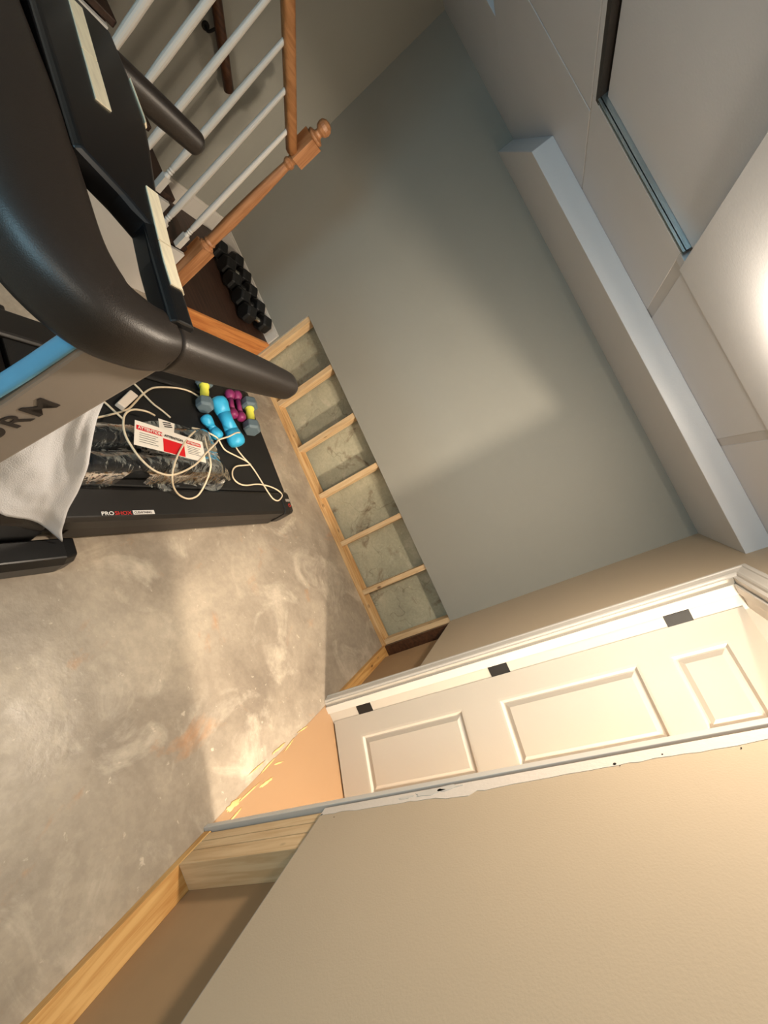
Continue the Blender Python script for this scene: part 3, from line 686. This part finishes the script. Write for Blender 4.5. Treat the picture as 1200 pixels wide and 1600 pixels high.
xd = (q2(1, .3) - q2(0, .3)).normalized(); yd = (q2(.5, 0) - q2(.5, 1)).normalized()
def lt(s, a, b, size, mt_, sx=1.0): return text('leaflet_text', s, size, mt_, leaf, q2(a, b) + Vector((0, 0, .0040)), xd, yd, sx=sx, extrude=.0002, offset=.0005)
lt('ATTENTION', .035, .335, .0185, M['lab_white'], 1.0)
lt('ATTENTION', .385, .345, .0165, M['lab_black'], .95)
lt('ATTENTION', .73, .30, .0125, M['lab_white'], .9)
for i in range(5):
    leafpatch('text_line', .06, .30 - .03 * (i % 2), .46 + .09 * i, .475 + .09 * i, M['lab_black'], .0012)
    leafpatch('text_line', .73, .93 - .03 * (i % 2), .42 + .08 * i, .435 + .08 * i, M['lab_black'], .0012)
card = MB().prism([(-1.584, -1.462, .306), (-1.566, -1.388, .306), (-1.510, -1.415, .304), (-1.53, -1.478, .304)], (0, 0, .0012)); card.build('paper_card', M['lab_white'], bag)
mc = MB()
for t_ in (.25, .45, .65): mc.box(-1.580 + .05 * t_, -1.575 + .05 * t_, -1.45, -1.41, .3075, .3081)
mc.build('card_print', M['lab_black'], bag)

# ------------------------------------------------------------------ cords and adapter
def cord(name, groups, label, r=.0042):
    mb = MB()
    for g_ in groups: tube(mb, g_, r, 8, 5)
    o = mb.build(name, M['cord'], smooth=True); tag(o, label, 'cord'); return o
def Z(pts, z): return [(p[0], p[1], z if not isinstance(z, (list, tuple)) else z[i]) for i, p in enumerate(pts)]
A_ = [(-1.818, -1.036), (-1.848, -1.1), (-1.849, -1.186), (-1.83, -1.292), (-1.807, -1.347), (-1.761, -1.409), (-1.715, -1.459), (-1.675, -1.509), (-1.64, -1.592), (-1.62, -1.647), (-1.60, -1.72)]
B_ = [(-1.88, -1.47), (-1.802, -1.412), (-1.762, -1.391), (-1.722, -1.364), (-1.694, -1.331), (-1.66, -1.30)]
C_ = [(-1.73, -1.64), (-1.688, -1.599), (-1.664, -1.582), (-1.62, -1.55)]
D_ = [(-1.601, -1.468), (-1.615, -1.498), (-1.618, -1.545), (-1.607, -1.582), (-1.579, -1.613), (-1.533, -1.635), (-1.486, -1.643), (-1.444, -1.637), (-1.398, -1.624), (-1.352, -1.597), (-1.325, -1.56), (-1.316, -1.508), (-1.337, -1.428), (-1.375, -1.346), (-1.433, -1.261), (-1.49, -1.171), (-1.508, -1.146), (-1.534, -1.061), (-1.56, -.997), (-1.565, -.964)]
Dz = [.285, .30, .30, .305, .31, .315, .32, .32, .325, .325, .32, .32, .32, .32, .32, .31, .305, .305, .305, .30]
E_ = [(-1.584, -1.209), (-1.538, -1.276), (-1.471, -1.349), (-1.405, -1.408), (-1.342, -1.45), (-1.291, -1.467), (-1.249, -1.456), (-1.228, -1.415), (-1.243, -1.354), (-1.305, -1.279), (-1.384, -1.21), (-1.456, -1.184), (-1.504, -1.178), (-1.559, -1.16)]
def corr(p, z0, z1):   # same sight direction, other height (computed once from the measured point)
    c = Vector((-.6746, -2.7683, 1.6177)); q = Vector((p[0], p[1], z0)); t = (z1 - c.z) / (z0 - c.z); r = c + (q - c) * t; return (r.x, r.y, z1)
Ez = [.30, .315, .325, .325, .32, .27, .225, .212, .212, .25, .31, .315, .305, .29]
F_ = [(-1.593, -1.232), (-1.589, -1.182), (-1.57, -1.124), (-1.548, -1.089), (-1.514, -1.083), (-1.48, -1.071), (-1.452, -1.017), (-1.423, -.954), (-1.397, -.921)]
Fz = [.26, .26, .25, .24, .23, .222, .212, .208, .207]
G_ = [(-1.421, -.86), (-1.415, -.927), (-1.409, -.984), (-1.383, -1.027), (-1.343, -1.046), (-1.309, -1.026), (-1.294, -.975), (-1.297, -.889), (-1.289, -.819), (-1.269, -.753), (-1.239, -.706), (-1.21, -.704), (-1.185, -.758), (-1.2, -.797), (-1.245, -.816), (-1.289, -.827), (-1.361, -.844), (-1.415, -.863), (-1.469, -.896), (-1.516, -.918), (-1.561, -.923)]
cord('power_cord', [[corr(p, .21, .208) for p in A_], [corr(p, .215, .209) for p in B_], [corr(p, .215, .210) for p in C_]], 'thin cream cable curving across the deck behind the plastic bag to the white adapter', .0045)
cord('cord', [[corr(p, .30, z) for p, z in zip(D_, Dz)], [corr(p, .24, z) for p, z in zip(E_, Ez)], [corr(p, .25, z) for p, z in zip(F_, Fz)], [corr(p, .205, .209) for p in G_]], 'tangled loops of cream cord lying over the plastic bag and dumbbell')
ad = MB().prism([(-1.771, -1.466, .202), (-1.745, -1.438, .202), (-1.668, -1.530, .202), (-1.692, -1.556, .202)], (0, 0, .028)).build('adapter', M['adapter'], bevel=.005, seg=3)
tag(ad, 'white plug adapter on the treadmill deck beside the grey upright', 'adapter')

# ------------------------------------------------------------------ lamps
def dome(name, loc, label, r=.11):
    e = empty(name, loc); tag(e, label, 'ceiling light')
    MB().lathe([(r * .5, 0), (r * .5, -.012), (r * .35, -.014)], (0, 0, 0), (0, 0, 1), 24).build('lamp_base', M['white'], e, smooth=True)
    MB().lathe([(r * .3, -.014), (r * .3, -.02), (r * .2, -.028), (0, -.03)], (0, 0, 0), (0, 0, 1), 24).build('lamp_glass', M['glass_lamp'], e, smooth=True)
dome('ceiling_light', (ROOM[0], ROOM[1], CEIL - .008), 'small round ceiling light of the basement room')
dome('ceiling_light', (REAR[0], REAR[1], CEIL - .008), 'small round ceiling light at the rear of the basement room')
dome('ceiling_light', (HALL[0], HALL[1], 2.38), 'small round ceiling light of the hall beyond the door')
